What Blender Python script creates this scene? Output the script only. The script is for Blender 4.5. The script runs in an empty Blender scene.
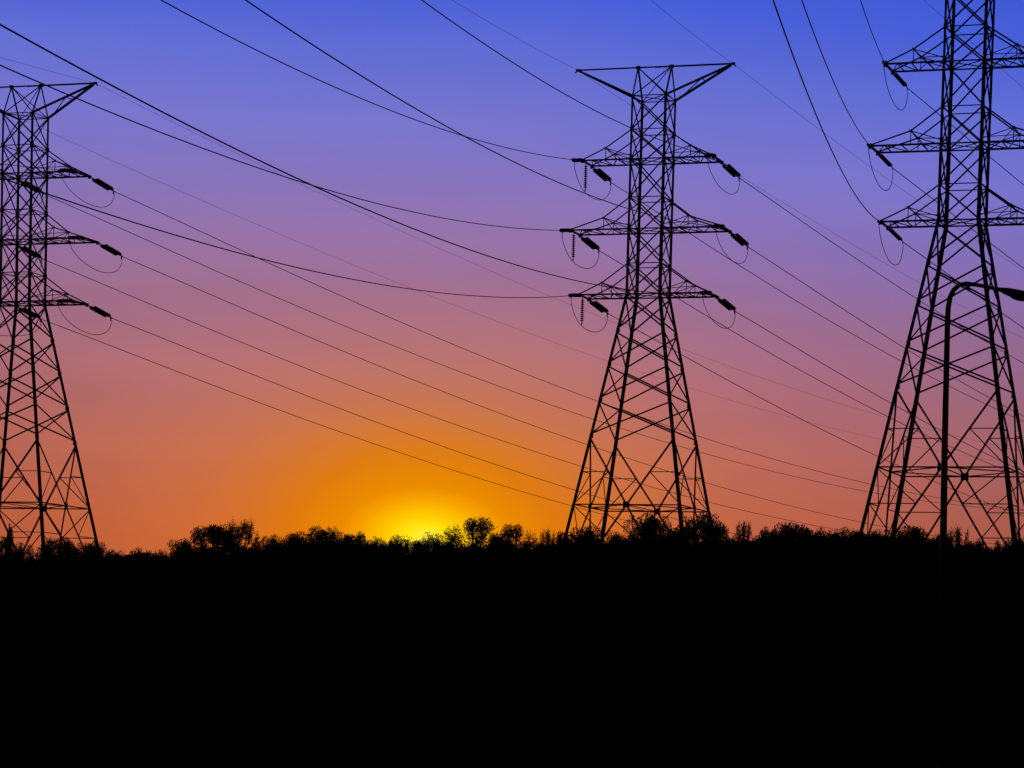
import bpy, bmesh, math, random
from mathutils import Vector, Matrix

# calibrated camera and tower dimensions (metres, radians)
Q = {'f': 2912.6489, 'pitch': -0.06088, 'roll': 0.02691, 'X0': -42.51623, 'Y0': 248.00116, 'zb0': -0.45156, 'yaw0': -0.32779, 'X1': 9.70194, 'Y1': 235.82208, 'zb1': -0.0, 'yaw1': -0.32839, 'X2': 29.59411, 'Y2': 201.39706, 'zb2': 0.98722, 'yaw2': -0.32909, 'wh': 1.36119, 'ww': 1.35177, 'wx': 4.34713, 'td': 1.27992, 'pw': 1.38259, 'Lb': 6.43979, 'L1': 5.42807, 'L2': 6.28684, 'L3': 5.38983, 'z_peak': 50.80482, 'z_horn': 48.3436, 'z_at1': 45.70606, 'z_ab1': 43.37664, 'z_at2': 40.36859, 'z_ab2': 37.87665, 'z_at3': 35.15512, 'z_ab3': 32.7227, 'z_p1': 29.80492, 'z_p2': 27.06854, 'z_p3': 24.21418, 'z_p4': 21.2915, 'z_px': 15.78987, 'cy': 857.60283, 'kd': 1.00003}
WIRE_FIT = {'0B1L': (-0.14537, 0.000388), '0B1R': (-0.1454, 0.000381), '0B2L': (-0.14851, 0.000392), '0B2R': (-0.14359, 0.000371), '0B3L': (-0.1437, 0.000379), '0B3R': (-0.14506, 0.000397), '1B1L': (-0.16232, 0.0005), '1B1R': (-0.15496, 0.0005), '1B2L': (-0.16531, 0.0005), '1B2R': (-0.15705, 0.0005), '1B3L': (-0.15957, 0.0005), '1B3R': (-0.15486, 0.0005), '2B1L': (-0.14566, 0.0005), '2B2L': (-0.14774, 0.0005), '2B3L': (-0.14719, 0.0005), '1F1L': (-0.16042, 0.000536), '1F1R': (-0.14726, 0.000487), '1F2L': (-0.15703, 0.000487), '1F2R': (-0.14944, 0.000491), '1F3L': (-0.1531, 0.00048), '1F3R': (-0.1461, 0.00046), '2F1L': (-0.14656, 0.00047), '2F2L': (-0.14162, 0.000472), '2F3L': (-0.14091, 0.000478)}

# ---------------------------------------------------------------- camera, sky, sun, exposure
C = bpy.context.scene.collection
scene = bpy.context.scene
F_PX, PITCH, ROLL, CY = Q['f'], Q['pitch'], Q['roll'], Q['cy']
CAM = Vector((0, 0, 1.7))
fw = Vector((0, math.cos(PITCH), math.sin(PITCH)))
up0 = Vector((0, -math.sin(PITCH), math.cos(PITCH)))
rt = Vector((1, 0, 0)) * math.cos(ROLL) + up0 * math.sin(ROLL)
up = Vector((-1, 0, 0)) * math.sin(ROLL) + up0 * math.cos(ROLL)
cd = bpy.data.cameras.new('camera')
cam = bpy.data.objects.new('camera', cd); C.objects.link(cam)
cd.sensor_fit = 'HORIZONTAL'; cd.sensor_width = 36.0
cd.lens = F_PX / 1024 * 36.0
cd.shift_y = (CY - 384) / 1024
cd.clip_start = 0.1; cd.clip_end = 20000
m = Matrix((rt, up, -fw)).transposed().to_4x4(); m.translation = CAM
cam.matrix_world = m
scene.camera = cam


def at(x, y, Y):
    """point at depth Y (metres north of the camera) seen at photo position x, y"""
    u = (x - 512) / F_PX; v = (CY - y) / F_PX
    d = fw + rt * u + up * v
    return CAM + d * (Y / d.y)


scene.view_settings.view_transform = 'Standard'
scene.view_settings.look = 'None'
scene.view_settings.exposure = 0.0
scene.view_settings.gamma = 1.0

SUN_DIR = Vector((-0.0343, 0.9982, 0.0488)).normalized()


def lin(r, g, b):
    f = lambda c: (c / 255 / 12.92) if c / 255 <= 0.04045 else ((c / 255 + 0.055) / 1.055) ** 2.4
    return (f(r), f(g), f(b), 1)


world = bpy.data.worlds.new('World'); scene.world = world; world.use_nodes = True
nt = world.node_tree; nt.nodes.clear()
N = nt.nodes.new; L = nt.links.new


def mth(op, a, b=None, c=None, clamp=False):
    n = N('ShaderNodeMath'); n.operation = op; n.use_clamp = clamp
    for i, v in enumerate((a, b, c)):
        if v is None: continue
        if isinstance(v, (int, float)): n.inputs[i].default_value = v
        else: L(v, n.inputs[i])
    return n.outputs[0]


def ramp(fac, stops, interp='LINEAR'):
    n = N('ShaderNodeValToRGB'); cr = n.color_ramp; cr.interpolation = interp
    while len(cr.elements) < len(stops): cr.elements.new(0.5)
    for e, (p, c) in zip(cr.elements, stops): e.position = p; e.color = c
    L(fac, n.inputs[0]); return n


def mix(f, a, b, mode='MIX'):
    n = N('ShaderNodeMix'); n.data_type = 'RGBA'; n.blend_type = mode
    if isinstance(f, (int, float)): n.inputs[0].default_value = f
    else: L(f, n.inputs[0])
    for i, v in ((6, a), (7, b)):
        if isinstance(v, tuple): n.inputs[i].default_value = v
        else: L(v, n.inputs[i])
    return n.outputs[2]


tc = N('ShaderNodeTexCoord'); sep = N('ShaderNodeSeparateXYZ'); L(tc.outputs['Generated'], sep.inputs[0])
R2D = 180 / math.pi
elev = mth('MULTIPLY', mth('ARCSINE', sep.outputs[2]), R2D)                 # degrees above the horizon
azim = mth('MULTIPLY', mth('ARCTAN2', sep.outputs[0], sep.outputs[1]), R2D)  # degrees right of north
SUN_AZ, SUN_EL = -1.86, 2.72
# base: colour by height
elev2 = mth('ADD', elev, mth('MULTIPLY', mth('MINIMUM', mth('MAXIMUM', azim, 0.0), 12.0), mth('MULTIPLY', mth('DIVIDE', elev, 8, clamp=True), .095)))
base_l = ramp(mth('DIVIDE', elev2, 16, clamp=True), [
    (0.00, lin(172, 82, 46)), (0.17, lin(184, 92, 62)), (0.225, lin(182, 97, 76)), (0.29, lin(178, 102, 92)), (0.37, lin(170, 107, 116)),
    (0.46, lin(156, 110, 141)), (0.55, lin(140, 114, 175)), (0.65, lin(122, 117, 203)), (0.74, lin(99, 111, 212)), (0.82, lin(71, 95, 217)), (1.0, lin(50, 74, 205))])
dsx = mth('SUBTRACT', azim, SUN_AZ); dsy = mth('SUBTRACT', elev, SUN_EL)


def ell(a, b):
    return mth('SQRT', mth('ADD', mth('POWER', mth('DIVIDE', mth('ABSOLUTE', dsx), a), 2.0), mth('POWER', mth('DIVIDE', mth('ABSOLUTE', dsy), b), 2.0)))


# brightness falls off along the horizon away from the sun, more to the right
side = ramp(mth('DIVIDE', mth('ADD', azim, 12), 24, clamp=True), [(0, (.93, .95, .98, 1)), (.25, (1, 1, 1, 1)), (.5, (1, 1, 1, 1)), (.72, (.94, .94, 1.04, 1)), (.95, (.82, .86, 1.04, 1))], 'EASE')
low = ramp(mth('DIVIDE', elev, 16, clamp=True), [(0, (1, 1, 1, 1)), (.35, (1, 1, 1, 1)), (.75, (0, 0, 0, 1))])
warm = mix(1.0, base_l.outputs[0], mix(low.outputs[0], (1, 1, 1, 1), side.outputs[0]), 'MULTIPLY')
# faint uneven haze layers
mp = N('ShaderNodeMapping'); mp.inputs['Scale'].default_value = (5, 5, 42); L(tc.outputs['Generated'], mp.inputs[0])
hz = N('ShaderNodeTexNoise'); hz.inputs['Scale'].default_value = 1.0; hz.inputs['Detail'].default_value = 4; L(mp.outputs[0], hz.inputs['Vector'])
hv = ramp(hz.outputs['Fac'], [(.3, (.955, .96, .975, 1)), (.7, (1.045, 1.04, 1.02, 1))])
warm = mix(1.0, warm, hv.outputs[0], 'MULTIPLY')
# sunset glow: red and green light added, blue scattered out, all fading gradually
dA = mth('DIVIDE', ell(1.28, .76), 10, clamp=True)
add = ramp(dA, [(0, (.70, .80, .06, 1)), (.03, (.64, .68, .005, 1)), (.062, (.58, .46, 0, 1)), (.098, (.51, .265, 0, 1)), (.13, (.41, .155, 0, 1)), (.20, (.31, .09, 0, 1)), (.28, (.215, .055, 0, 1)), (.36, (.145, .036, 0, 1)), (.50, (.08, .018, 0, 1)), (.70, (.03, .006, 0, 1)), (1, (0, 0, 0, 1))])
dB = mth('DIVIDE', ell(1.0, .64), 8, clamp=True)
sub = ramp(dB, [(0, (.9, .9, 0, 1)), (.22, (.93, .93, 0, 1)), (.33, (.96, .96, .08, 1)), (.41, (.98, .98, .30, 1)), (.50, (1, 1, .56, 1)), (.62, (1, 1, .78, 1)), (.8, (1, 1, .94, 1)), (1, (1, 1, 1, 1))])
glow2 = mix(1.0, mix(1.0, warm, sub.outputs[0], 'MULTIPLY'), add.outputs[0], 'ADD')
# dusk: the half of the sky away from the sun and the zenith are far darker
daz = mth('ABSOLUTE', azim)
back = ramp(mth('DIVIDE', daz, 180, clamp=True), [(0.0, (1, 1, 1, 1)), (0.07, (1, 1, 1, 1)), (0.2, (.22, .22, .22, 1)), (0.5, (.03, .03, .03, 1)), (1, (.015, .015, .015, 1))])
hi = ramp(mth('DIVIDE', elev, 90, clamp=True), [(0.0, (1, 1, 1, 1)), (0.17, (1, 1, 1, 1)), (0.35, (.15, .15, .15, 1)), (1, (.02, .02, .02, 1))])
col = mix(1.0, mix(1.0, glow2, back.outputs[0], 'MULTIPLY'), hi.outputs[0], 'MULTIPLY')
bgn = N('ShaderNodeBackground'); L(col, bgn.inputs[0]); bgn.inputs[1].default_value = 1.0
wo = N('ShaderNodeOutputWorld'); L(bgn.outputs[0], wo.inputs[0])

sd = bpy.data.lights.new('sun', 'SUN'); sd.energy = 0.25; sd.angle = math.radians(0.6); sd.color = (1, 0.45, 0.12)
sun = bpy.data.objects.new('sun', sd); C.objects.link(sun)
sun.rotation_euler = SUN_DIR.to_track_quat('Z', 'Y').to_euler()

# ---------------------------------------------------------------- materials


def mat(name, c0, c1, scale=3.0, rough=0.8, metal=0.0, bump=0.0):
    mm = bpy.data.materials.new(name); mm.use_nodes = True
    t = mm.node_tree; b = t.nodes['Principled BSDF']
    tcn = t.nodes.new('ShaderNodeTexCoord'); no = t.nodes.new('ShaderNodeTexNoise')
    no.inputs['Scale'].default_value = scale; no.inputs['Detail'].default_value = 5
    t.links.new(tcn.outputs['Object'], no.inputs['Vector'])
    cr = t.nodes.new('ShaderNodeValToRGB')
    cr.color_ramp.elements[0].position = 0.35; cr.color_ramp.elements[1].position = 0.65
    cr.color_ramp.elements[0].color = (*c0, 1); cr.color_ramp.elements[1].color = (*c1, 1)
    t.links.new(no.outputs['Fac'], cr.inputs[0]); t.links.new(cr.outputs[0], b.inputs['Base Color'])
    b.inputs['Roughness'].default_value = rough; b.inputs['Metallic'].default_value = metal
    b.inputs['Specular IOR Level'].default_value = 0.2
    if bump:
        bp = t.nodes.new('ShaderNodeBump'); bp.inputs['Strength'].default_value = bump
        t.links.new(no.outputs['Fac'], bp.inputs['Height']); t.links.new(bp.outputs[0], b.inputs['Normal'])
    return mm


M_STEEL = mat('weathered_galvanised_steel', (.10, .10, .11), (.17, .17, .18), 1.5, .75, .2)
M_CABLE = mat('aluminium_cable', (.07, .07, .075), (.12, .12, .12), 2, .7, .2)
M_PORC = mat('brown_porcelain', (.035, .02, .015), (.06, .03, .02), 6, .5)
M_CONC = mat('concrete', (.18, .18, .17), (.28, .27, .25), 2, .9, 0, .3)
M_BARK = mat('bark', (.03, .024, .018), (.06, .05, .04), 5, .95, 0, .5)
M_LEAF = mat('leaves', (.025, .035, .012), (.055, .06, .02), 1.2, .9)
M_LEAF2 = mat('autumn_leaves', (.05, .035, .012), (.08, .05, .02), 1.2, .9)
M_GRASS = mat('grass_ground', (.015, .02, .008), (.035, .036, .014), .35, 1, 0, .6)
M_GRASS.node_tree.nodes['Principled BSDF'].inputs['Specular IOR Level'].default_value = 0.0
M_LAMP = mat('painted_lamp_steel', (.06, .06, .062), (.09, .09, .092), 4, .6, .2)
M_LENS = mat('dull_lamp_glass', (.16, .16, .15), (.2, .2, .19), 4, .4)

# ---------------------------------------------------------------- mesh helpers


def obj(name, bm, material, parent=None, smooth=False):
    me = bpy.data.meshes.new(name); bm.to_mesh(me); bm.free()
    me.materials.append(material)
    if smooth: me.polygons.foreach_set('use_smooth', [True] * len(me.polygons))
    o = bpy.data.objects.new(name, me); C.objects.link(o)
    if parent is not None: o.parent = parent
    return o


def obj_data(name, me, parent=None):
    o = bpy.data.objects.new(name, me); C.objects.link(o)
    if parent is not None: o.parent = parent
    return o


def tag(o, label=None, cat=None, group=None, kind=None):
    if label: o['label'] = label
    if cat: o['category'] = cat
    if group: o['group'] = group
    if kind: o['kind'] = kind
    return o


def empty(name, loc, rz=0.0):
    e = bpy.data.objects.new(name, None); C.objects.link(e)
    e.location = loc; e.rotation_euler = (0, 0, rz); return e


def angle_bar(bm, a, b, w, face=None):
    """rolled steel angle (L profile) of flange width w from a to b"""
    a = Vector(a); b = Vector(b); d = b - a
    if d.length < 1e-4: return
    d.normalize()
    ref = Vector(face) if face is not None else Vector((0, 0, 1))
    if abs(d.dot(ref)) > .95: ref = Vector((1, 0, 0)) if abs(d.x) < .9 else Vector((0, 1, 0))
    u = d.cross(ref).normalized(); v = d.cross(u).normalized()
    t = w * .3
    prof = [(-w/2, -w/2), (w/2, -w/2), (w/2, -w/2+t), (-w/2+t, -w/2+t), (-w/2+t, w/2), (-w/2, w/2)]
    ra = [bm.verts.new(a + u*x + v*y) for x, y in prof]
    rb = [bm.verts.new(b + u*x + v*y) for x, y in prof]
    n = 6
    for i in range(n):
        j = (i+1) % n
        bm.faces.new((ra[i], ra[j], rb[j], rb[i]))
    bm.faces.new(ra[::-1]); bm.faces.new(rb)


def box(bm, c, s, axes=None):
    c = Vector(c); ax = axes or (Vector((1, 0, 0)), Vector((0, 1, 0)), Vector((0, 0, 1)))
    v = [bm.verts.new(c + ax[0]*(s[0]/2*i) + ax[1]*(s[1]/2*j) + ax[2]*(s[2]/2*k)) for i in (-1, 1) for j in (-1, 1) for k in (-1, 1)]
    for f in ((0, 1, 3, 2), (4, 6, 7, 5), (0, 4, 5, 1), (2, 3, 7, 6), (0, 2, 6, 4), (1, 5, 7, 3)):
        bm.faces.new([v[i] for i in f])


def tube(bm, pts, rads, n=6, cap=True):
    pts = [Vector(p) for p in pts]
    if not hasattr(rads, '__len__'): rads = [rads] * len(pts)
    rings = []; prev = None
    for i, p in enumerate(pts):
        d = (pts[min(i+1, len(pts)-1)] - pts[max(i-1, 0)]).normalized()
        if prev is None:
            ref = Vector((0, 0, 1)) if abs(d.z) < .9 else Vector((1, 0, 0))
            u = d.cross(ref).normalized()
        else:
            u = (prev - d * prev.dot(d)).normalized()
        prev = u; v = d.cross(u)
        rings.append([bm.verts.new(p + (u*math.cos(2*math.pi*k/n) + v*math.sin(2*math.pi*k/n)) * rads[i]) for k in range(n)])
    for a, b in zip(rings, rings[1:]):
        for k in range(n):
            bm.faces.new((a[k], a[(k+1) % n], b[(k+1) % n], b[k]))
    if cap:
        bm.faces.new(rings[0][::-1]); bm.faces.new(rings[-1])


def lerp(a, b, t): return Vector(a) * (1-t) + Vector(b) * t


# ---------------------------------------------------------------- terrain
def sstep(a, b, x):
    t = max(0, min(1, (x-a)/(b-a))); return t*t*(3-2*t)


def ground_z(x, y):
    h = 6.15 * sstep(148, 200, y) * (1 - sstep(320, 700, y))
    h += 1.0 * math.exp(-((x-30)/22)**2 - ((y-201)/25)**2)
    h -= .5 * math.exp(-((x+43)/20)**2 - ((y-248)/25)**2)
    h += (.25*math.sin(x*.05+1.3)*math.cos(y*.043) + .12*math.sin(x*.17+y*.11)) * sstep(20, 90, abs(y)+abs(x)*.5) * (1 - .8*sstep(180, 200, y)*(1-sstep(260, 300, y)))
    return h


bm = bmesh.new()
xs = [-9000, -4000, -2000, -1000, -500, -300, -200] + [-150+6*i for i in range(51)] + [200, 300, 500, 1000, 2000, 4000, 9000]
ys = [-4000, -1000, -300, -100, -50] + [-20+6*i for i in range(63)] + [400, 450, 520, 600, 700, 1000, 2000, 4000, 9000]
gv = [[bm.verts.new((x, y, ground_z(x, y))) for x in xs] for y in ys]
for j in range(len(ys)-1):
    for i in range(len(xs)-1):
        bm.faces.new((gv[j][i], gv[j][i+1], gv[j+1][i+1], gv[j+1][i]))
tag(obj('ground', bm, M_GRASS, smooth=True), kind='structure')

# ---------------------------------------------------------------- insulator string meshes (built along +X)


def string_mesh(name, double, length):
    bm = bmesh.new()
    offs = (-.24, .24) if double else (0,)
    nd = int(length / .165)
    for o in offs:
        prof = []
        for k in range(nd):
            x = k * .165
            prof += [(x, .045 if double else .07), (x+.03, .06 if double else .08), (x+.05, .15), (x+.085, .158), (x+.095, .06), (x+.13, .04)]
        rings = [[bm.verts.new((x, o + r*math.cos(2*math.pi*j/10), r*math.sin(2*math.pi*j/10))) for j in range(10)] for x, r in prof]
        for a, b in zip(rings, rings[1:]):
            for j in range(10):
                bm.faces.new((a[j], a[(j+1) % 10], b[(j+1) % 10], b[j]))
        bm.faces.new(rings[0][::-1]); bm.faces.new(rings[-1])
    me = bpy.data.meshes.new(name); bm.to_mesh(me); bm.free(); me.materials.append(M_PORC)
    me.polygons.foreach_set('use_smooth', [True] * len(me.polygons))
    return me


STR_L = 2.15
ME_STRING = string_mesh('insulator_discs', True, STR_L)
ME_SINGLE = string_mesh('single_insulator_discs', False, 1.85)


def yoke_mesh(front):
    bm = bmesh.new()
    if front:   # tower side: link rod then plate spreading to both strings
        tube(bm, [(-.42, 0, 0), (-.12, 0, 0)], .05, 6)
        box(bm, (-.06, 0, 0), (.14, .62, .06))
    else:
        box(bm, (.07, 0, 0), (.16, .62, .06))
        tube(bm, [(.12, 0, 0), (.62, 0, 0)], .06, 6)
        box(bm, (.5, 0, -.14), (.1, .07, .26))
    me = bpy.data.meshes.new('yoke'); bm.to_mesh(me); bm.free(); me.materials.append(M_STEEL)
    return me


ME_YOKE_A, ME_YOKE_B = yoke_mesh(True), yoke_mesh(False)
LINK = {0: .75, 1: .75, 2: .40}   # link length between arm tip and first disc
DROOP = {0: -.07, 1: -.07, 2: -.04}  # strings hang a little steeper than the conductor

# ---------------------------------------------------------------- transmission towers
ZF = 5.9                        # foot level in the fitted tower's own heights
Z = {k[2:]: v - ZF for k, v in Q.items() if k.startswith('z_')}
WW, WH, WX, TD, PW, LB = Q['ww'], Q['wh'], Q['wx'], Q['td'], Q['pw'], Q['Lb']
ARM = {1: Q['L1'], 2: Q['L2'], 3: Q['L3']}
YAW = Q['yaw1']
BACK = -11.0
FRONT = {0: 6.7, 1: 6.7, 2: 10.0}


def hw(z):
    if z >= Z['ab3']: return WW + (WH-WW)*(z-Z['ab3'])/(Z['horn']-Z['ab3'])
    return WW + (WX-WW)*(Z['ab3']-z)/(Z['ab3']-Z['px'])


def cor(sx, sy, z): w = hw(z); return Vector((sx*w, sy*w, z))


LV = [Z[k] for k in ('horn', 'at1', 'ab1', 'at2', 'ab2', 'at3', 'ab3', 'p1', 'p2', 'p3', 'p4')]


def face_bracing(ca, cb):
    """all the bracing of one tower face between the leg corners ca and cb"""
    bm = bmesh.new()
    A = lambda z: cor(*ca, z)
    B = lambda z: cor(*cb, z)
    nrm = Vector(((ca[0]+cb[0])/2, (ca[1]+cb[1])/2, 0))
    o1 = nrm * .06; o2 = nrm * -.03
    for i in range(len(LV)-1):
        z0, z1 = LV[i], LV[i+1]
        w = .105 if i < 6 else .12
        g = .22 if z1 < Z['ab3']-.1 else .05
        angle_bar(bm, A(z0-g)+o1, B(z1+g)+o1, w, nrm)
        angle_bar(bm, B(z0-g)+o2, A(z1+g)+o2, w*.9, nrm)
    for k in ('horn', 'at1', 'ab1', 'at2', 'ab2', 'at3', 'ab3'):
        angle_bar(bm, A(Z[k]), B(Z[k]), .1 if k[1] == 'b' else .075, nrm)
    # lower body: one big X whose crossing sits on the main horizontal
    z4, zx = Z['p4'], Z['px']
    a4, b4, aF, bF = A(z4-.25), B(z4-.25), A(.35), B(.35)
    M = (A(zx)+B(zx))/2
    for p, q in ((a4, M), (b4, M), (M, aF), (M, bF)):
        angle_bar(bm, p, q, .125, nrm)
    angle_bar(bm, A(zx), B(zx), .1, nrm)
    u = (B(zx)-A(zx)).normalized(); n2 = nrm.normalized()
    box(bm, M+n2*.07, (.55, .03, .5), (u, n2, Vector((0, 0, 1))))          # gusset
    for S, T in ((A, a4), (B, b4)):
        Np = lerp(T, M, .5)
        angle_bar(bm, Np, S(Np.z), .065, nrm)
        angle_bar(bm, Np, S(zx+.1), .07, nrm)
    for S, T in ((A, aF), (B, bF)):
        last = S(zx-.1)
        for t in (.26, .5, .75):
            Np = lerp(M, T, t)
            angle_bar(bm, Np, S(Np.z), .065, nrm)
            angle_bar(bm, last, Np, .07, nrm)
            last = S(Np.z)
    return bm


def arm_bm(sx, n):
    bm = bmesh.new()
    zb, zt = Z['ab%d' % n], Z['at%d' % n]
    La = ARM[n]; wb = hw(zb)
    tips = {}; kn = {}; chord = {}
    for sy in (-1, 1):
        b0 = Vector((sx*wb, sy*wb, zb)); tp = Vector((sx*La, sy*TD, zb)); t0 = cor(sx, sy, zt)
        tips[sy] = tp
        kt = 2.15 / (La-wb)
        K = lerp(b0, tp, kt) + Vector((0, 0, .92)); kn[sy] = K
        chord[sy] = (b0, tp)
        angle_bar(bm, b0, tp, .13)
        angle_bar(bm, t0, K, .10); angle_bar(bm, K, tp + Vector((0, 0, .06)), .10)
        angle_bar(bm, K, lerp(b0, tp, kt), .06)
        angle_bar(bm, K, b0 + Vector((0, 0, .25)), .06)
        angle_bar(bm, K, lerp(b0, tp, .28), .06)
        box(bm, K, (.2, .05, .18))
        box(bm, tp - Vector((0, 0, .06)), (.26, .1, .26))
    angle_bar(bm, tips[-1], tips[1], .13)
    angle_bar(bm, kn[-1], kn[1], .06)
    ts = [0, .28, .56, .8, 1]; s = 1
    for i in range(4):
        angle_bar(bm, lerp(*chord[s], ts[i]), lerp(*chord[-s], ts[i+1]), .065); s = -s
    for t in (.28, .56, .8):
        angle_bar(bm, lerp(*chord[-1], t), lerp(*chord[1], t), .06)
    angle_bar(bm, chord[-1][0], lerp(*chord[1], .28), .06)
    angle_bar(bm, kn[1], (sx*wb, -wb, zb+.35), .055)
    return bm


def place_string(parent, tip, d, single=False, link=.42, wide=1.0):
    """dead-end assembly: an insulator_string part with its end fittings as sub-parts"""
    q = d.to_track_quat('X', 'Z')
    o = obj_data('insulator_string', ME_SINGLE if single else ME_STRING, parent)
    o.location = tip + d * (.12 if single else link); o.rotation_euler = q.to_euler(); o.scale = (1, wide, 1 if wide > .6 else .7)
    if not single:
        for me, x in ((ME_YOKE_A, 0), (ME_YOKE_B, STR_L-.04)):
            y = obj_data('yoke_plate', me, o); y.location = (x, 0, 0)
        if link > .5:
            b2 = bmesh.new(); tube(b2, [(-link, 0, 0), (-.36, 0, 0)], .045, 6); obj('link_rod', b2, M_STEEL, o)
    else:
        b2 = bmesh.new(); tube(b2, [(-.12, 0, 0), (.02, 0, 0)], .035, 6); obj('hanger', b2, M_STEEL, o)
        b2 = bmesh.new(); tube(b2, [(1.8, 0, 0), (2.06, 0, 0)], .05, 6); obj('cable_clamp', b2, M_STEEL, o)
    return o


def bez(p0, p1, p2, p3, n=14):
    return [p0*(1-t)**3 + p1*3*t*(1-t)**2 + p2*3*t*t*(1-t) + p3*t**3 for t in [i/n for i in range(n+1)]]


def wdir(side, t):
    """unit line direction in the tower's own frame"""
    off = math.radians(BACK if side == 'B' else FRONT[t])
    s = 1 if side == 'B' else -1
    return Vector((-math.sin(off)*s, math.cos(off)*s, 0))


WHERE = {0: 'left tower', 1: 'middle tower', 2: 'right tower'}
LAB = {0: 'lattice transmission tower cut by the left edge of the photo',
       1: 'lattice transmission tower right of centre, seen whole with its flat winged top',
       2: 'largest lattice transmission tower, behind the street lamp, top out of frame'}
LEVEL = {1: 'top', 2: 'middle', 3: 'bottom'}
ends = {}
for t in (1, 2, 0):
    X0, Y0, zb = Q[f'X{t}'], Q[f'Y{t}'], Q[f'zb{t}']
    T = empty('transmission_tower', (X0, Y0, zb + ZF), YAW)
    tag(T, LAB[t], 'transmission tower', 'lattice transmission towers of the power line')
    for sx in (-1, 1):
        for sy in (-1, 1):
            bm = bmesh.new()
            pk = Vector((sx*PW, 0, Z['peak']))
            seq = [(0.0, .25), (Z['px'], .235), (Z['p4'], .225), (Z['ab3'], .21), (Z['ab2'], .18), (Z['ab1'], .16), (Z['horn'], .12)]
            for (za, wa), (zc, _) in zip(seq, seq[1:]):
                angle_bar(bm, cor(sx, sy, za), cor(sx, sy, zc), wa, (sx, sy, 0))
            angle_bar(bm, cor(sx, sy, Z['horn']), pk, .11, (sx, sy, 0))
            for zz in LV[1:]:                       # splice plates at the panel points
                box(bm, cor(sx, sy, zz), (.24, .24, .34))
            leg = obj('leg', bm, M_STEEL, T)
            fb = bmesh.new(); c0 = cor(sx, sy, 0)
            tube(fb, [(c0.x, c0.y, -1.2), (c0.x, c0.y, .0), (c0.x, c0.y, .22)], [.5, .5, .42], 12)
            obj('concrete_footing', fb, M_CONC, leg)
    for ca, cb in (((-1, -1), (1, -1)), ((-1, 1), (1, 1)), ((-1, -1), (-1, 1)), ((1, -1), (1, 1))):
        obj('face_bracing', face_bracing(ca, cb), M_STEEL, T)
    for k in ('px', 'ab3', 'ab2', 'ab1', 'horn'):   # plan bracing inside the body, one frame per level
        bm = bmesh.new(); z = Z[k]; w = hw(z)
        if k == 'px':
            mids = [Vector((0, -w, z)), Vector((w, 0, z)), Vector((0, w, z)), Vector((-w, 0, z))]
            for i in range(4): angle_bar(bm, mids[i], mids[(i+1) % 4], .075)
            angle_bar(bm, mids[0], mids[2], .06)
        else:
            angle_bar(bm, (-w, -w, z), (w, w, z), .06); angle_bar(bm, (-w, w, z+.02), (w, -w, z+.02), .06)
        obj('plan_bracing', bm, M_STEEL, T)
    for sx in (-1, 1):                              # earth wire wings of the flat top
        bm = bmesh.new()
        tp = Vector((sx*LB, 0, Z['peak'])); pk = Vector((sx*PW, 0, Z['peak']))
        angle_bar(bm, (0, 0, Z['peak']), tp, .12)
        f_, b_ = cor(sx, -1, Z['horn']), cor(sx, 1, Z['horn'])
        tl = tp - Vector((sx*.18, 0, .1))
        angle_bar(bm, f_, tl - Vector((0, .06, 0)), .16); angle_bar(bm, b_, tl + Vector((0, .06, 0)), .16)
        angle_bar(bm, lerp(f_, tl, .55), lerp(b_, tl, .55), .06); angle_bar(bm, lerp(b_, tl, .12), lerp(f_, tl, .55), .06)
        angle_bar(bm, pk, cor(-sx, -1, Z['horn']), .09); angle_bar(bm, pk, cor(-sx, 1, Z['horn']), .07)
        box(bm, pk, (.3, .2, .26)); box(bm, tp, (.3, .14, .2))
        angle_bar(bm, tp, tp + Vector((sx*.22, 0, -.22)), .1)
        obj('earth_wire_wing', bm, M_STEEL, T)
    for n in (1, 2, 3):
        for sx in (-1, 1):
            arm = obj('crossarm', arm_bm(sx, n), M_STEEL, T)
            cc = 'L' if sx < 0 else 'R'
            E = {}
            for side, sy in (('F', -1), ('B', 1)):
                key = f'{t}{side}{n}{cc}'
                a, k = WIRE_FIT.get(key) or WIRE_FIT.get(f'{t}{side}{n}L') or WIRE_FIT.get(f'1{side}{n}{cc}')
                if t == 0 and cc == 'L' and side == 'B':
                    tip = cor(-1, 1, Z['ab%d' % n])         # dead-ended on the body corner
                else:
                    tip = Vector((sx*ARM[n], sy*TD, Z['ab%d' % n]))
                dh = wdir(side, t)
                END_S = LINK[t] + STR_L + .6
                d = (dh + Vector((0, 0, a + k*END_S + (DROOP[t] if side == 'B' else 0)))).normalized()
                if t == 2 and side == 'B': d.rotate(Matrix.Rotation(math.radians(2), 3, 'Z'))
                place_string(T, tip, d, link=LINK[t], wide=.4 if t == 2 else .9)
                E[side] = tip + d * (END_S - .05)
                ends[key] = (T, tip, dh, a, k, E[side] + d*.05)
            low = Vector((0, 0, -3.3))
            bm = bmesh.new()
            f0 = E['F'] - Vector((0, 0, .22)); b0 = E['B'] - Vector((0, 0, .22))
            if t == 1 and sx < 0:
                tipF = Vector((sx*ARM[n], -TD*.3, Z['ab%d' % n] - .12))
                place_string(T, tipF, Vector((0, 0, -1)), single=True)
                hang = tipF - Vector((0, 0, 2.24))
                pts = bez(f0, f0 + Vector((0, .15, -1.0)), hang + Vector((0, -.7, .0)), hang, 10)
                pts += bez(hang, hang + Vector((0, .9, -.25)), b0 + Vector((0, -.7, -2.1)), b0, 14)[1:]
            else:
                dip = {0: 2.45, 1: 2.4, 2: 2.75}[t]
                pts = bez(f0, f0 + Vector((0, 1.0, -dip*.8)), b0 + Vector((0, -.3, -dip)), b0, 20)
            tube(bm, pts, .026, 6)
            obj('jumper_cable', bm, M_CABLE, T, True)
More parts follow.
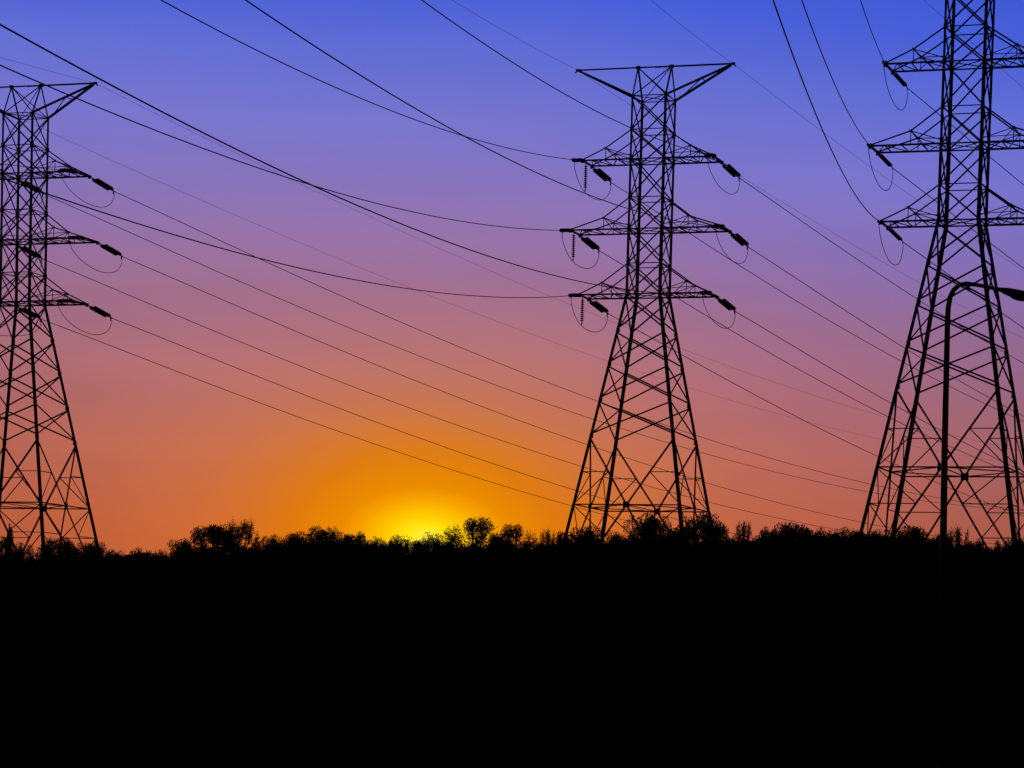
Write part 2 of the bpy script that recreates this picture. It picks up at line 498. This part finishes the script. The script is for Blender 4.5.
    for sx, cc in ((-1, 'L'), (1, 'R')):
        for side in 'FB':
            a = {('F'): -.114, ('B'): -.122}[side]
            ke = 3.0e-4
            if (t, side, cc) == (1, 'B', 'R'): a, ke = -.136, 4.2e-4
            ends[f'{t}{side}0{cc}'] = (T, Vector((sx*LB, 0, Z['peak'])), wdir(side, t), a, ke, None)

# ---------------------------------------------------------------- conductors and earth wires, one object each
for key, (T, tip, dh, a, k, Ee) in ends.items():
    t, side, n, cc = int(key[0]), key[1], int(key[2]), key[3]
    S = min(a / -k, 400)
    s0 = (Ee-tip).dot(dh) if n else .1
    steps = [s0 + (S-s0) * (i/90) for i in range(91)]
    wm = Matrix.Rotation(YAW, 4, 'Z'); wm.translation = T.location
    if n: steps = [s0 + (S-s0)*(i/100)**1.5 for i in range(101)]
    raw = [tip + dh*s + Vector((0, 0, a*s + k*s*s)) for s in steps]
    off = (Ee - raw[0]) if n else Vector((0, 0, 0))
    pts = [wm @ (p + off*math.exp(-(s-s0)/9)) for p, s in zip(raw, steps)]
    org = pts[0].copy()
    bm = bmesh.new(); tube(bm, [p - org for p in pts], (.03 if side == 'F' else .03) if n else .011, 6)
    if n:
        o = obj('power_conductor', bm, M_CABLE, None, True)
        hand = 'left' if cc == 'L' else 'right'
        if side == 'F':
            lab = f'dark conductor from the upper left reaching the {WHERE[t]}\'s {LEVEL[n]} crossarm, {hand} end'
        else:
            lab = f'thin conductor descending rightward from the {WHERE[t]}\'s {LEVEL[n]} crossarm, {hand} end'
        if t == 0 and cc == 'L' and side == 'B':
            lab = f'thin conductor descending rightward from the left tower\'s body at its {LEVEL[n]} crossarm'
        tag(o, lab, 'power line', f'conductors {"arriving from the near side at" if side == "F" else "leaving behind"} the {WHERE[t]}')
    else:
        o = obj('earth_wire', bm, M_CABLE, None, True)
        hand = 'left' if cc == 'L' else 'right'
        lab = (f'faint earth wire from the upper left to the {WHERE[t]}\'s {hand} wing tip' if side == 'F'
               else f'faint earth wire descending rightward from the {WHERE[t]}\'s {hand} wing tip')
        tag(o, lab, 'earth wire', 'earth wires along the tower tops')
    o.location = org

# ---------------------------------------------------------------- street lamp
LY = 60.0
pb = at(942.2, 764, LY); pb.z = ground_z(pb.x, LY)
lamp = empty('street_lamp', pb)
tag(lamp, 'street lamp with curved arm and long head, in front of the right tower', 'street lamp')
P0 = Vector((0, 0, 0))
rel = lambda x, y, dy=0.0: at(x, y, LY + dy) - pb
bm = bmesh.new()
tube(bm, [P0, rel(943, 560), rel(944.6, 450), rel(947.6, 318)], [.082, .075, .066, .056], 14)
obj('pole', bm, M_LAMP, lamp, True)
bm = bmesh.new()
box(bm, (0, 0, .02), (.36, .36, .04))
for sx in (-.13, .13):
    for sy in (-.13, .13): tube(bm, [(sx, sy, .03), (sx, sy, .12)], .018, 6)
tube(bm, [(0, 0, .04), (0, 0, .2), (0, 0, .26)], [.14, .12, .09], 14)
obj('base_flange', bm, M_LAMP, lamp)
bm = bmesh.new(); box(bm, (0, -.095, .7), (.1, .03, .2)); obj('access_cover', bm, M_LAMP, lamp)
bm = bmesh.new()
ap = [(947.5, 321, 0), (948.2, 308, 0), (950.2, 297, 0), (953.6, 290, 0), (959, 285.2, 0), (966, 283.6, 0), (975, 284.6, -.05), (986, 286.6, -.1), (998, 289.5, -.15), (1004, 290.8, -.17)]
tube(bm, [rel(*p) for p in ap], [.058, .055, .053, .051, .049, .047, .043, .039, .036, .034], 12)
obj('arm', bm, M_LAMP, lamp, True)
# cobra head: lofted ellipses
h0, h1 = rel(997.5, 289.3, -.15), rel(1033, 297.5, -.3)
dx = (h1-h0).normalized(); sd_ = Vector((0, 1, 0)); sd_ = (sd_ - dx*sd_.dot(dx)).normalized(); un = dx.cross(sd_)
if un.z < 0: un = -un
prof = [(0, .05, .045, 0), (.1, .06, .055, 0), (.17, .09, .07, -.005), (.3, .13, .09, -.012), (.5, .17, .105, -.02), (.72, .18, .11, -.02), (.88, .15, .09, -.01), (.97, .09, .055, 0), (1, .03, .02, 0)]
bm = bmesh.new(); rings = []
for s, w_, h_, off in prof:
    c = lerp(h0, h1, s) + un*off
    rings.append([bm.verts.new(c + sd_*(w_*math.cos(2*math.pi*k/16)) + un*(h_*math.sin(2*math.pi*k/16)*(1 if math.sin(2*math.pi*k/16) > 0 else .75))) for k in range(16)])
for a, b in zip(rings, rings[1:]):
    for k in range(16): bm.faces.new((a[k], a[(k+1) % 16], b[(k+1) % 16], b[k]))
bm.faces.new(rings[0][::-1]); bm.faces.new(rings[-1])
head = obj('lamp_head', bm, M_LAMP, lamp, True)
bm = bmesh.new()
bmesh.ops.create_uvsphere(bm, u_segments=16, v_segments=8, radius=1)
rm = Matrix((dx, sd_, un)).transposed()
for v in bm.verts: v.co = rm @ Vector((v.co.x*.2, v.co.y*.12, v.co.z*.07)) + lerp(h0, h1, .62) - un*.06
obj('lamp_lens', bm, M_LENS, head, True)

# ---------------------------------------------------------------- trees


def tree_proto(seed, H, CW, base, leaves, leafsize, bare=.0, lobes=16, tight=1.0):
    """trunk, limbs and twigs reaching into lobes of a rounded crown, leaf-sized faces spread through every lobe"""
    rnd = random.Random(seed)
    tb = bmesh.new(); lb = bmesh.new()
    cz = H*(base + (1-base)*.52); rz = H*(1-base)*.5; rr = CW/2
    # trunk with a slight bend
    tp = [Vector((0, 0, 0))]
    for i in range(6):
        tp.append(tp[-1] + Vector((rnd.uniform(-.07, .07)*H*.16, rnd.uniform(-.07, .07)*H*.16, H*.7/6)))
    tube(tb, tp, [H*.021*(1-.12*i) for i in range(7)], 8)
    cs = []
    for i in range(lobes):                      # lobes spread evenly in the crown
        for _ in range(60):
            u = Vector((rnd.uniform(-1, 1), rnd.uniform(-1, 1), rnd.uniform(-.7, .8)))
            if (.62 if i % 4 else .2) < u.length < .84 and all((u-c[0]).length > .27 for c in cs): break
        cs.append((u, rnd.uniform(.20, .33)*(1.1-.2*max(0, u.z))))
    cs.append((Vector((rnd.uniform(-.2, .2), 0, .6)), .28)); cs.append((Vector((0, 0, 0)), .5))
    W = lambda u: Vector((u.x*rr, u.y*rr, cz + rz*math.copysign(abs(u.z)**.72, u.z)))
    pool = []
    for u, r in cs:
        c = W(u); f = max(.3, min(.98, (c.z/H)*.9-.12 + rnd.uniform(-.08, .05))) / .7
        k = min(f, .99)*6; j = int(k); st = lerp(tp[j], tp[j+1], k-j)
        mid = lerp(st, c, .55) + Vector((rnd.uniform(-.1, .1), rnd.uniform(-.1, .1), rnd.uniform(-.25, .05)))*rr*.5
        tube(tb, [st, mid, c], [H*.007, H*.0045, H*.002], 5, False)
        for q in range(11 if bare else 8):      # branchlets
            d = Vector((rnd.gauss(0, 1), rnd.gauss(0, 1), rnd.gauss(.25, 1))).normalized()
            e = W(u + Vector((d.x, d.y, d.z))*r*rnd.uniform(.5, .9))
            s0 = lerp(mid, c, rnd.uniform(.3, 1)); m_ = lerp(s0, e, .5) + Vector((rnd.uniform(-1, 1), rnd.uniform(-1, 1), rnd.uniform(-.6, 1)))*.09
            tube(tb, [s0, m_, e], [H*.0022, H*.0015, H*.0008], 4, False)
            for w in range(5 if bare else 3):   # twigs
                s1 = lerp(s0, e, rnd.uniform(.35, 1)); e1 = s1 + Vector((rnd.gauss(0, 1), rnd.gauss(0, 1), rnd.gauss(.1, .8))).normalized()*rnd.uniform(.15, .34 if bare else .22)
                tube(tb, [s1, e1], [.011, .006], 3, False); pool.append((s1, e1))
    keep = [p_ for p_ in pool if rnd.random() > bare]
    for i in range(leaves):
        if rnd.random() < (.86 if bare else .94) and not bare > .25:
            u, r = rnd.choice(cs); d = Vector((rnd.gauss(0, 1), rnd.gauss(0, 1), rnd.gauss(0, 1))).normalized()
            d = d * r * rnd.random()**.38 * tight
            d.z *= .85
            c = W(u + d)
        else:
            s1, e1 = rnd.choice(keep); c = lerp(s1, e1, rnd.random()*1.1) + Vector((rnd.gauss(0, .06), rnd.gauss(0, .06), rnd.gauss(0, .05)))
        n_ = Vector((rnd.gauss(0, 1), rnd.gauss(0, 1), rnd.gauss(0, 1))).normalized(); a_ = n_.orthogonal().normalized(); b_ = n_.cross(a_)
        s = leafsize * rnd.uniform(.6, 1.25)
        vs = [lb.verts.new(c + a_*s*.5), lb.verts.new(c + b_*s*.33), lb.verts.new(c - a_*s*.5 + n_*s*.1), lb.verts.new(c - b_*s*.33)]
        lb.faces.new(vs)
    res_ = []
    for nm, b_, mt in (('trunk', tb, M_BARK), ('crown', lb, M_LEAF2 if bare > .2 else M_LEAF)):
        me = bpy.data.meshes.new(nm); b_.to_mesh(me); b_.free(); me.materials.append(mt); res_.append(me)
    zs = sorted(v.co.z for v in res_[1].vertices); rsx = sorted(math.hypot(v.co.x, v.co.y) for v in res_[1].vertices)
    return res_ + [zs[int(len(zs)*.9985)], 2*rsx[int(len(rsx)*.96)]]     # real crown top and width


PROTO = {
    'round': [tree_proto(s, 8, 4.6, .42, 19000, .105, lobes=44) for s in (1, 2, 3, 11)],
    'dome': [tree_proto(s, 8, 5.0, .40, 24000, .105, lobes=60, tight=1.0) for s in (4, 5, 14)],
    'open': [tree_proto(s, 8, 4.6, .45, 8500, .10, .1, lobes=38, tight=.95) for s in (6, 7, 8)],
    'bare': [tree_proto(s, 8, 4.6, .46, 4200, .08, .26, lobes=34) for s in (9, 10)],
    'slim': [tree_proto(12, 8, 1.6, .10, 5000, .14, lobes=14)],
}
KINDW = {'round': 'leafy round-crowned tree', 'dome': 'dense dome-shaped tree', 'open': 'loose tree with gaps in its crown', 'bare': 'nearly bare twiggy tree', 'slim': 'slim upright tree'}
trnd = random.Random(77)


def plant(kind, x, y, ztop, width, label, group, name='tree'):
    tr, cr, H, CWd = trnd.choice(PROTO[kind])
    g = ground_z(x, y) - .05
    e = empty(name, (x, y, g), trnd.uniform(0, 6.28))
    sz = (ztop - g) / H; sx_ = width / CWd
    e.scale = (sx_, sx_, sz)
    obj_data('trunk', tr, e); obj_data('crown', cr, e)
    tag(e, label, 'tree', group)
    return e


# the crowns that make the skyline, from the photograph: x, top y, width in px, kind, distance, label
SKY = [
    (2, 537, 26, 'open', 150, 'loose tree right at the left edge of the photo'),
    (11.5, 526, 12, 'slim', 140, 'slim upright tree inside the legs of the left tower'),
    (23, 544, 26, 'round', 146, 'low round bush-like tree under the left half of the left tower'),
    (60, 538, 40, 'round', 150, 'dense tree at the inner right leg of the left tower'),
    (86, 543, 24, 'dome', 148, 'small dense tree just left of the left tower\'s outer right leg'),
    (96, 539, 12, 'open', 149, 'narrow spiky treetop at the foot of the left tower\'s outer leg'),
    (117, 551, 30, 'dome', 152, 'low flat treetop just right of the left tower'),
    (140, 550, 34, 'round', 150, 'low treetop between the left tower and the big left tree'),
    (162, 549, 18, 'bare', 154, 'small bare treetop left of the big left tree'),
    (180, 540, 30, 'open', 155, 'half-open tree leaning against the left side of the big left tree'),
    (214, 526, 56, 'round', 152, 'largest leafy tree of the left skyline'),
    (238, 519, 42, 'bare', 158, 'tall bare twiggy tree behind the right side of the big left tree'),
    (273, 536, 24, 'round', 152, 'small round tree right of the bare twiggy tree'),
    (295, 533, 34, 'dome', 150, 'lower of the two pointed domes left of the sunset'),
    (327, 528, 42, 'dome', 151, 'taller of the two pointed domes left of the sunset'),
    (356, 533, 32, 'round', 153, 'rounded tree between the taller dome and the sunset glow'),
    (376, 538, 20, 'open', 156, 'tiny open tree at the left rim of the sunset glow'),
    (404, 536, 32, 'open', 156, 'small see-through tree directly left of the setting sun'),
    (390, 540, 26, 'dome', 153, 'low solid treetop left of the two see-through trees at the sun'),
    (419, 540, 24, 'dome', 153, 'lowest treetop, exactly in front of the setting sun'),
    (450, 539, 26, 'dome', 153, 'low solid treetop between the sun and the tall lacy tree'),
    (434, 534, 30, 'open', 156, 'small see-through tree directly right of the setting sun'),
    (474, 518, 48, 'open', 154, 'tall lacy round tree right of the sunset, highest beside the sun'),
    (500, 535, 26, 'dome', 158, 'low dense treetop between the two lacy round trees'),
    (516, 525, 36, 'open', 156, 'second lacy round tree right of the sunset'),
    (547, 529, 22, 'bare', 155, 'little bare tree left of the middle tower\'s outer leg'),
    (566, 532, 28, 'open', 152, 'tree at the middle tower\'s outer left leg'),
    (588, 527, 38, 'round', 150, 'round tree between the two left legs of the middle tower'),
    (618, 533, 30, 'dome', 150, 'low dome in the centre of the middle tower\'s base'),
    (650, 515, 48, 'round', 150, 'tall round tree right of centre under the middle tower'),
    (676, 530, 26, 'round', 152, 'tree at the inner right leg of the middle tower'),
    (704, 514, 50, 'round', 150, 'tall round tree hiding the middle tower\'s right foot'),
    (744, 521, 26, 'bare', 156, 'small bare tree right of the middle tower'),
    (768, 529, 28, 'round', 152, 'low round tree right of the small bare tree'),
    (796, 524, 52, 'dome', 150, 'broad low dome halfway between middle and right tower'),
    (826, 530, 36, 'round', 151, 'round tree on the right shoulder of the broad low dome'),
    (851, 529, 34, 'round', 150, 'round tree left of the right tower\'s outer leg'),
    (880, 531, 32, 'dome', 152, 'dome at the left feet of the right tower'),
    (912, 527, 44, 'round', 150, 'round tree left of the lamp post under the right tower'),
    (957, 527, 30, 'bare', 156, 'bare twiggy tree right of the lamp post'),
    (940, 534, 30, 'dome', 148, 'low dome behind the lamp post'),
    (976, 540, 30, 'round', 150, 'low tree right of the bare tree under the right tower'),
    (998, 541, 20, 'open', 152, 'small open treetop inside the right tower\'s right legs'),
    (1018, 536, 26, 'round', 150, 'tree at the right edge of the photo'),
]
for x, y, w, kind, Yd, lab in SKY:
    p = at(x, y, Yd)
    wd = w * Yd / F_PX * {'slim': 1.1, 'bare': 1.15, 'open': 1.55, 'round': 1.35, 'dome': 1.4}[kind]
    plant(kind, p.x, Yd, p.z, wd, lab, 'treetops of the skyline')

# base of the skyline: further trees whose tops stay just under it; nothing in the photo tells them apart
under = [(x_, y_) for x_, y_, *_ in SKY]
def skyline_y(px):
    pts_ = [(-300, 552), (0, 551), (100, 551), (165, 551), (185, 545), (250, 544), (270, 540), (300, 536), (345, 535), (380, 545), (450, 545), (470, 538), (560, 537), (600, 534), (700, 533), (740, 532), (860, 531), (930, 535), (960, 539), (1024, 541), (1400, 540)]
    for (a_, ya), (b_, yb) in zip(pts_, pts_[1:]):
        if a_ <= px <= b_: return ya + (yb-ya)*(px-a_)/(b_-a_)
    return 545
rows = [(163, -1, 1.5, 0), (157, 0, 1.6, 1), (148, 6, 2.0, 1), (138, 20, 2.4, 2), (128, 36, 2.6, 2)]
for Yd, drop, step, dense in rows:
    xx = -40.0 + trnd.random()
    while xx < 40:
        px = 512 + xx / Yd * F_PX
        p = at(px, skyline_y(px) + drop + 4 + trnd.uniform(-1, 6), Yd)
        plant(trnd.choice(['round', 'dome', 'dome']), xx, Yd + trnd.uniform(-1.5, 1.5), p.z, trnd.uniform(2.4, 4.0), 'dark unlit tree merging into the black wood below the skyline', 'unlit trees merging into the black wood')
        xx += step * trnd.uniform(.8, 1.25)
# understorey: brush nobody could count, filling between the trunks
bm = bmesh.new()
for i in range(60000):
    x = trnd.uniform(-52, 52); y = trnd.uniform(124, 170); h = 3.3 + .8*math.sin(x*.7+y*.3) + .5*math.sin(x*1.9)
    z = ground_z(x, y) + trnd.random()**.7 * h
    n_ = Vector((trnd.gauss(0, 1), trnd.gauss(0, 1), trnd.gauss(0, 1))).normalized(); a_ = n_.orthogonal().normalized(); b_ = n_.cross(a_)
    s = trnd.uniform(.2, .5); c = Vector((x, y, z))
    bm.faces.new([bm.verts.new(c + a_*s*.5), bm.verts.new(c + b_*s*.35), bm.verts.new(c - a_*s*.5), bm.verts.new(c - b_*s*.35)])
tag(obj('undergrowth', bm, M_LEAF), 'dense black undergrowth filling the wood under the trees', 'undergrowth', None, 'stuff')
